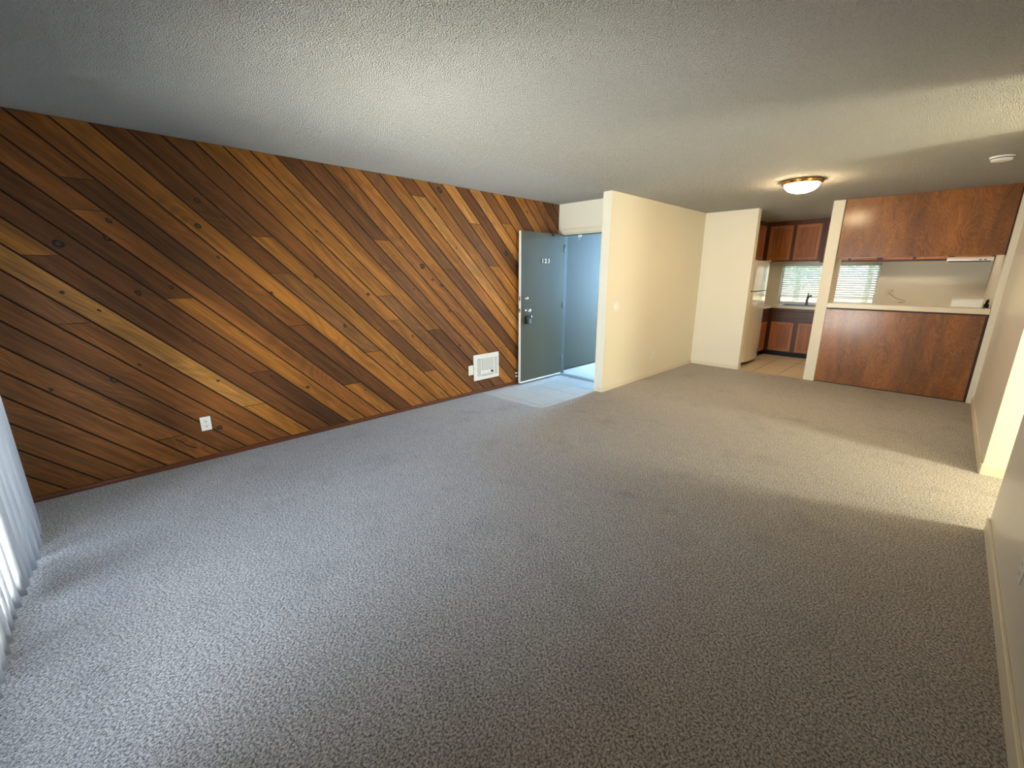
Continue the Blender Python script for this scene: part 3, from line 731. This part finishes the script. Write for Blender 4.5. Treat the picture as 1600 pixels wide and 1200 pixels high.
panel_door('drawer', t, 'X', 8.50, 9.06, 0.665, 0.835, XF, 1)
panel_door('door', t, 'X', 8.50, 9.06, 0.10, 0.637, XF, 1)
# worktop with sink cut out
SX0, SX1, SY0, SY1 = 1.86, 2.50, 9.26, 9.64
wt = thing('worktop', 'cream laminate worktop with backsplash under the kitchen window', 'worktop', (2.9, 9.4, 0.885))
obj('slab', B((XP + 0.002, XF + 0.025, 8.43, YF - 0.02, 0.887, 0.93), (XP + 0.002, SX0, YF - 0.02, YWIN - 0.002, 0.887, 0.93), (SX1, XKR - 0.002, YF - 0.02, YWIN - 0.002, 0.887, 0.93),
                (SX0, SX1, YF - 0.02, SY0, 0.887, 0.93), (SX0, SX1, SY1, YWIN - 0.002, 0.887, 0.93)), LAMINATE, wt)
sk = thing('sink', 'stainless steel drop-in sink below the kitchen window', 'sink', ((SX0 + SX1) / 2, (SY0 + SY1) / 2, 0.93))
obj('rim', B((SX0 - 0.02, SX1 + 0.02, SY0 - 0.02, SY0 + 0.012, 0.930, 0.937), (SX0 - 0.02, SX1 + 0.02, SY1 - 0.012, SY1 + 0.05, 0.930, 0.937), (SX0 - 0.02, SX0 + 0.012, SY0 + 0.012, SY1 - 0.012, 0.930, 0.937), (SX1 - 0.012, SX1 + 0.02, SY0 + 0.012, SY1 - 0.012, 0.930, 0.937)), STEEL, sk)
obj('bowl', B((SX0 + 0.002, SX0 + 0.012, SY0 + 0.002, SY1 - 0.002, 0.75, 0.930), (SX1 - 0.012, SX1 - 0.002, SY0 + 0.002, SY1 - 0.002, 0.75, 0.930), (SX0 + 0.012, SX1 - 0.012, SY0 + 0.002, SY0 + 0.012, 0.75, 0.930), (SX0 + 0.012, SX1 - 0.012, SY1 - 0.012, SY1 - 0.002, 0.75, 0.930), (SX0 + 0.002, SX1 - 0.002, SY0 + 0.002, SY1 - 0.002, 0.742, 0.75)), STEEL, sk)
fa = thing('faucet', 'dark steel single-lever faucet standing behind the sink', 'faucet', (2.20, 9.665, 0.937))
bm = bmesh.new(); lathe(bm, (2.20, 9.665, 0.937), [(0.030, 0), (0.030, 0.008), (0.022, 0.02), (0.021, 0.10), (0.017, 0.115)], 'Z', 20); obj('body', bm, STEEL, fa, True)
bm = bmesh.new(); sweep(bm, [(2.20, 9.66, 1.03), (2.225, 9.63, 1.09), (2.25, 9.58, 1.115), (2.275, 9.53, 1.115), (2.285, 9.51, 1.095)], [0.017, 0.016, 0.015, 0.015, 0.016], 12); obj('spout', bm, STEEL, fa, True)
bm = bmesh.new(); sweep(bm, [(2.20, 9.665, 1.05), (2.203, 9.67, 1.10), (2.206, 9.668, 1.165)], [0.016, 0.013, 0.008], 12); obj('lever', bm, STEEL, fa, True)

# wall cabinets
YU = 9.42
def upper_unit(x0, x1, doors, label, zb=1.725):
    t = thing('wall_cabinet', label, 'cabinet', ((x0 + x1) / 2, YU + 0.16, 1.725), 'wall cabinets in the kitchen')
    obj('carcass', B((x0, x1, YU, YWIN - 0.002, zb, H - 0.002)), CABFRAME, t)
    for a, b in doors: panel_door('door', t, 'Y', a, b, zb + 0.022, 2.362, YU, -1)
upper_unit(1.424, 2.335, [(1.487, 1.858), (1.915, 2.294)], 'dark wall cabinet with two framed oak doors over the sink')
upper_unit(2.337, 3.16, [(2.385, 2.74), (2.78, 3.12)], 'dark wall cabinet over the window, mostly behind the pillar', 1.70)
upper_unit(3.162, 4.436, [(3.20, 3.56), (3.60, 3.96), (4.02, 4.40)], 'dark wall cabinet carrying the range hood', 1.70)
t = thing('wall_cabinet', 'dark wall cabinet above the refrigerator facing the kitchen aisle', 'cabinet', (1.26, 8.4, 1.745), 'wall cabinets in the kitchen')
obj('carcass', B((XP + 0.002, 1.42, YK + 0.13, YWIN - 0.002, 1.745, H - 0.002)), CABFRAME, t)
for a, b in ((7.50, 7.92), (7.97, 8.39), (8.44, 8.86), (8.91, 9.33)): panel_door('door', t, 'X', a, b, 1.77, 2.362, 1.42, 1)

# refrigerator
FY0, FY1 = 7.60, 8.40
fr = thing('refrigerator', 'almond top-freezer refrigerator reflecting the kitchen window', 'refrigerator', (1.5, 8.0, 0))
obj('cabinet_body', B((1.13, 1.79, FY0 + 0.01, FY1 - 0.01, 0.02, 1.70), bev=0.006), FRIDGE, fr)
def bow_door(name, z0, z1):
    bm = bmesh.new(); N = 12; pts = [(1.795, FY0), (1.795, FY1)]
    front = []
    for i in range(N + 1):
        s = i / N; y = FY1 - (FY1 - FY0) * s; e = min(s, 1 - s)
        front.append((1.838 + 0.034 * (1 - (2 * s - 1) ** 2) - (0.012 * (1 - min(1, e / 0.03)) if e < 0.03 else 0), y))
    prism(bm, pts + front, 'Z', z0, z1)
    es = [e for e in bm.edges if abs(e.verts[0].co.z - e.verts[1].co.z) < 1e-6]
    bmesh.ops.bevel(bm, geom=es, offset=0.006, segments=2, affect='EDGES')
    return obj(name, bm, FRIDGE, fr)
bow_door('freezer_door', 1.235, 1.705)
bow_door('fresh_food_door', 0.065, 1.222)
obj('door_gasket', B((1.79, 1.83, FY0 + 0.01, FY1 - 0.01, 1.215, 1.24)), GREYDARK, fr)
obj('base_grille', B((1.70, 1.795, FY0 + 0.02, FY1 - 0.02, 0.0, 0.06)), BLACK, fr)
for yy in (FY0 + 0.04, FY1 - 0.04): obj('hinge_cap', B((1.74, 1.85, yy - 0.02, yy + 0.02, 1.705, 1.718), bev=0.004), FRIDGE, fr)

# ------------------------------------------------------------------ breakfast bar and overhead cabinet
bb_ = thing('breakfast_bar', 'breakfast bar front of glossy stained plywood with cream edge above', 'bar', (3.66, YK + 0.06, 0))
obj('front_panel', B((XC, 4.415, YK, YK + 0.018, 0.0, 1.045)), PLY, bb_)
obj('inner_panel', B((XC, XKR, YK + 0.10, YK + 0.12, 0.0, 1.045)), CABFRAME, bb_)
obj('end_trim', B((4.415, XKR, YK + 0.004, YK + 0.02, 0.0, 1.045)), PLYTRIM, bb_)
obj('top_trim', B((XC, 4.415, YK - 0.003, YK + 0.0, 1.028, 1.046)), PLYTRIM, bb_)
obj('bottom_trim', B((XC, 4.415, YK - 0.002, YK + 0.0, 0.0, 0.012)), PLYTRIM, bb_)
tag(obj('bar_top', B((XC, XKR - 0.001, YK - 0.012, YK + 0.42, 1.047, 1.112), bev=0.004), LAMINATE), 'long cream laminate bar top above the plywood panel', 'worktop')
oc = thing('overhead_cabinet', 'overhead cabinet with glossy plywood back hanging above the breakfast bar', 'cabinet', (3.66, YK + 0.15, 1.70))
obj('back_panel', B((XC, 4.425, YK, YK + 0.018, 1.707, H - 0.002)), PLY, oc)
obj('carcass', B((XC, XKR - 0.001, YK + 0.018, YK + 0.33, 1.711, H - 0.002)), CABFRAME, oc)
obj('end_trim', B((4.425, XKR - 0.001, YK + 0.003, YK + 0.018, 1.70, H - 0.002)), PLYTRIM, oc)
obj('left_trim', B((XC, XC + 0.008, YK - 0.002, YK, 1.70, H - 0.002)), PLYTRIM, oc)

hd = thing('range_hood', 'off-white under-cabinet range hood near the right kitchen wall', 'range hood', (4.18, 9.55, 1.64))
bm = bmesh.new(); prism(bm, [(YWIN - 0.003, 1.685), (9.24, 1.685), (9.24, 1.712), (9.36, 1.742), (9.395, 1.742), (9.395, 1.699), (YWIN - 0.003, 1.699)], 'X', 3.95, 4.425); obj('canopy', bm, PLASTIC, hd)
obj('underside', B((3.97, 4.405, 9.26, YWIN - 0.02, 1.679, 1.685)), GREYDARK, hd)
for x in (4.28, 4.33): obj('rocker_switch', B((x, x + 0.025, 9.236, 9.242, 1.692, 1.704)), GREYDARK, hd)

wb = thing('countertop_box', 'low white lidded box at the right end of the bar top', 'box', (4.235, 7.46, 1.112))
obj('body', B((4.108, 4.362, 7.355, 7.56, 1.1125, 1.196), bev=0.006), PLASTIC, wb)
obj('lid', B((4.104, 4.366, 7.351, 7.564, 1.196, 1.214), bev=0.005), PLASTIC, wb)
obj('front_plate', B((4.16, 4.31, 7.351, 7.355, 1.125, 1.185), bev=0.0015), PLASTIC, wb)
bm = bmesh.new(); pts = []
for k in range(70):
    a = k * 0.55; pts.append((4.405 + 0.012 * math.sin(k * 0.9), 7.56 + 0.035 * math.cos(a) + 0.01 * math.sin(k), 1.165 + 0.032 * math.sin(a) + 0.012 * math.sin(k * 0.37)))
pts += [(4.40, 7.50, 1.13), (4.388, 7.45, 1.135), (4.38, 7.41, 1.122), (4.376, 7.38, 1.1155)]
sweep(bm, pts, 0.0035, 6)
cc = thing('coiled_cord', 'coiled black cord with plug at the right end of the bar top', 'cord', (4.39, 7.55, 1.112)); obj('cord', bm, BLACK, cc, True)
obj('plug', B((4.38, 4.425, 7.535, 7.585, 1.113, 1.155), bev=0.006), BLACK, cc)

# ------------------------------------------------------------------ lamp, detector, plates
lm = thing('ceiling_lamp', 'lit alabaster bowl ceiling lamp with brass ring over the dining area', 'lamp', (2.79, 5.54, H))
LC = (2.79, 5.54, H)
bm = bmesh.new(); lathe(bm, LC, [(0.175, -0.001), (0.19, -0.004), (0.192, -0.016), (0.184, -0.022), (0.186, -0.030), (0.176, -0.038), (0.162, -0.040), (0.158, -0.03)], 'Z', 40); obj('ring', bm, BRASS, lm, True)
bm = bmesh.new(); lathe(bm, LC, [(0.158, -0.034)] + [(0.158 * math.cos(t), -0.036 - 0.088 * math.sin(t)) for t in [k * math.pi / 2 / 10 for k in range(1, 10)]] + [(0.01, -0.1245)], 'Z', 40); obj('shade', bm, LAMPGLASS, lm, True)
bm = bmesh.new(); lathe(bm, LC, [(0.012, -0.122), (0.016, -0.127), (0.010, -0.133), (0.011, -0.139), (0.004, -0.146)], 'Z', 16); obj('finial', bm, BRASS, lm, True)

kl = thing('assumed_kitchen_lamp', 'assumed flat rectangular ceiling light in the kitchen behind the overhead cabinet', 'lamp', (3.45, 8.55, H))  # unseen fixture, assumed from a faint highlight on the kitchen ceiling
obj('housing', B((2.95, 3.95, 8.40, 8.70, H - 0.05, H - 0.001), bev=0.006), WHITE, kl)
obj('diffuser', B((2.98, 3.92, 8.43, 8.67, H - 0.12, H - 0.05), bev=0.012), KLAMP, kl)
sd = thing('smoke_detector', 'round white smoke detector on the ceiling near the hallway', 'smoke detector', (4.186, 5.60, H))
bm = bmesh.new(); lathe(bm, (4.186, 5.60, H), [(0.075, -0.001), (0.075, -0.012), (0.066, -0.018), (0.062, -0.036), (0.05, -0.040)], 'Z', 32); obj('body', bm, PLASTIC, sd, True)
bm = bmesh.new(); lathe(bm, (4.186, 5.60, H), [(0.068, -0.014), (0.0685, -0.021), (0.064, -0.022)], 'Z', 32); obj('vent_slot', bm, GREYDARK, sd, True)

def face_boxes(axis, at, out, items):
    bm = bmesh.new()
    for u0, u1, z0, z1, d0, d1, bev in items:
        lo, hi = sorted((at + out * d0, at + out * d1))
        if axis == 'X': box(bm, lo, hi, u0, u1, z0, z1, bev=bev)
        else: box(bm, u0, u1, lo, hi, z0, z1, bev=bev)
    return bm
def outlet(label, axis, at, out, u, z, group='wall outlets'):
    loc = (at, u, z) if axis == 'X' else (u, at, z)
    t = thing('wall_outlet', label, 'outlet', loc, group)
    obj('plate', face_boxes(axis, at, out, [(u - 0.036, u + 0.036, z - 0.058, z + 0.058, 0.0005, 0.006, 0.002)]), PLASTIC, t)
    for dz in (0.021, -0.021):
        s = obj('socket', face_boxes(axis, at, out, [(u - 0.017, u + 0.017, z + dz - 0.014, z + dz + 0.014, 0.006, 0.0078, 0.0006)]), PLASTIC, t)
        obj('slots', face_boxes(axis, at, out, [(u - 0.008, u - 0.0055, z + dz - 0.002, z + dz + 0.007, 0.0078, 0.0081, 0), (u + 0.0055, u + 0.008, z + dz - 0.002, z + dz + 0.007, 0.0078, 0.0081, 0), (u - 0.003, u + 0.003, z + dz - 0.010, z + dz - 0.004, 0.0078, 0.0081, 0)]), GREYDARK, s)
    return t
outlet('white duplex outlet low on the diagonal plank wall', 'X', 0.0, 1, 0.522, 0.309)
outlet('cream duplex outlet low on the partition wall', 'X', XP, 1, 5.90, 0.315)
outlet('duplex outlet low on the near right wall', 'X', XW, -1, 2.497, 0.345)
t = thing('light_switch', 'cream light switch plate near the entry end of the partition', 'switch', (XP, 4.82, 1.09))
obj('plate', face_boxes('X', XP, 1, [(4.765, 4.880, 1.032, 1.150, 0.0005, 0.006, 0.002)]), PLASTIC, t)
for u in (4.80, 4.845): obj('toggle', face_boxes('X', XP, 1, [(u - 0.005, u + 0.005, 1.082, 1.104, 0.006, 0.016, 0.001)]), PLASTIC, t)
t = thing('jack_plate', 'small white blank plate left of the wall heater', 'wall plate', (0, 3.305, 0.315))
obj('plate', face_boxes('X', 0.0, 1, [(3.268, 3.342, 0.255, 0.378, 0.0005, 0.012, 0.003)]), PLASTIC, t)
for z in (0.275, 0.358): obj('screw', face_boxes('X', 0.0, 1, [(3.302, 3.308, z - 0.003, z + 0.003, 0.012, 0.0128, 0)]), ALU, t)
t = thing('phone_plate', 'cream double wall plate with loose cord right of the kitchen window', 'wall plate', (3.345, YWIN, 1.196))
obj('plate', face_boxes('Y', YWIN, -1, [(3.288, 3.402, 1.137, 1.256, 0.0005, 0.006, 0.002)]), LAMINATE, t)
obj('jack_hole', face_boxes('Y', YWIN, -1, [(3.362, 3.374, 1.214, 1.228, 0.006, 0.009, 0)]), BLACK, t)
obj('toggle', face_boxes('Y', YWIN, -1, [(3.312, 3.322, 1.185, 1.207, 0.006, 0.016, 0.001)]), LAMINATE, t)
bm = bmesh.new(); sweep(bm, [(3.33, YWIN - 0.008, 1.205), (3.35, YWIN - 0.03, 1.18), (3.42, YWIN - 0.04, 1.12), (3.49, YWIN - 0.035, 1.085), (3.555, YWIN - 0.03, 1.07), (3.57, YWIN - 0.03, 1.05), (3.54, YWIN - 0.03, 1.035), (3.48, YWIN - 0.03, 1.04)], 0.004)
obj('loose_cord', bm, CORD, t, True)

# wall heater
ht = thing('wall_heater', 'white electric wall heater with grilles set in the plank wall', 'heater', (0, 3.563, 0.17))
obj('face_plate', face_boxes('X', 0.0, 1, [(3.349, 3.778, 0.168, 0.502, 0.0005, 0.016, 0.004)]), WHITE, ht)
obj('back_shadow', face_boxes('X', 0.0, 1, [(3.478, 3.684, 0.293, 0.446, 0.0162, 0.0168, 0), (3.407, 3.456, 0.215, 0.446, 0.0162, 0.0168, 0), (3.706, 3.750, 0.213, 0.442, 0.0162, 0.0168, 0), (3.477, 3.684, 0.213, 0.240, 0.0162, 0.0168, 0)]), HEATGREY, ht)
for k in range(13):
    z = 0.299 + k * 0.0116
    obj('louvre', face_boxes('X', 0.0, 1, [(3.480, 3.682, z, z + 0.007, 0.0168, 0.021, 0)]), WHITE, ht)
for y0 in (3.409, 3.708):
    for k in range(18):
        z = 0.217 + k * 0.0126
        obj('side_louvre', face_boxes('X', 0.0, 1, [(y0, y0 + 0.042, z, z + 0.0075, 0.0168, 0.0195, 0)]), WHITE, ht)
for k in range(2): obj('lower_louvre', face_boxes('X', 0.0, 1, [(3.479, 3.682, 0.218 + k * 0.012, 0.225 + k * 0.012, 0.0168, 0.020, 0)]), WHITE, ht)
bm = bmesh.new(); lathe(bm, (0.016, 3.648, 0.264), [(0.016, 0), (0.015, 0.012), (0.012, 0.016)], 'X', 20); obj('thermostat_knob', bm, BLACK, ht, True)
bm = bmesh.new(); lathe(bm, (0.016, 3.676, 0.256), [(0.005, 0), (0.004, 0.003)], 'X', 12); obj('pilot_lamp', bm, GREYDARK, ht)
for y in (3.358, 3.769): 
    bm = bmesh.new(); lathe(bm, (0.016, y, 0.335), [(0.004, 0), (0.003, 0.0015)], 'X', 10); obj('screw', bm, GREYDARK, ht)
# stray wire poking out of the planks
bm = bmesh.new(); sweep(bm, [(-0.004, 0.305, 0.228), (0.012, 0.318, 0.226), (0.016, 0.345, 0.205), (0.014, 0.365, 0.170), (0.018, 0.395, 0.145), (0.022, 0.43, 0.128)], 0.0035)
tag(obj('stray_wire', bm, BLACK, None, True), 'short black cable end sticking out low on the plank wall', 'cable')
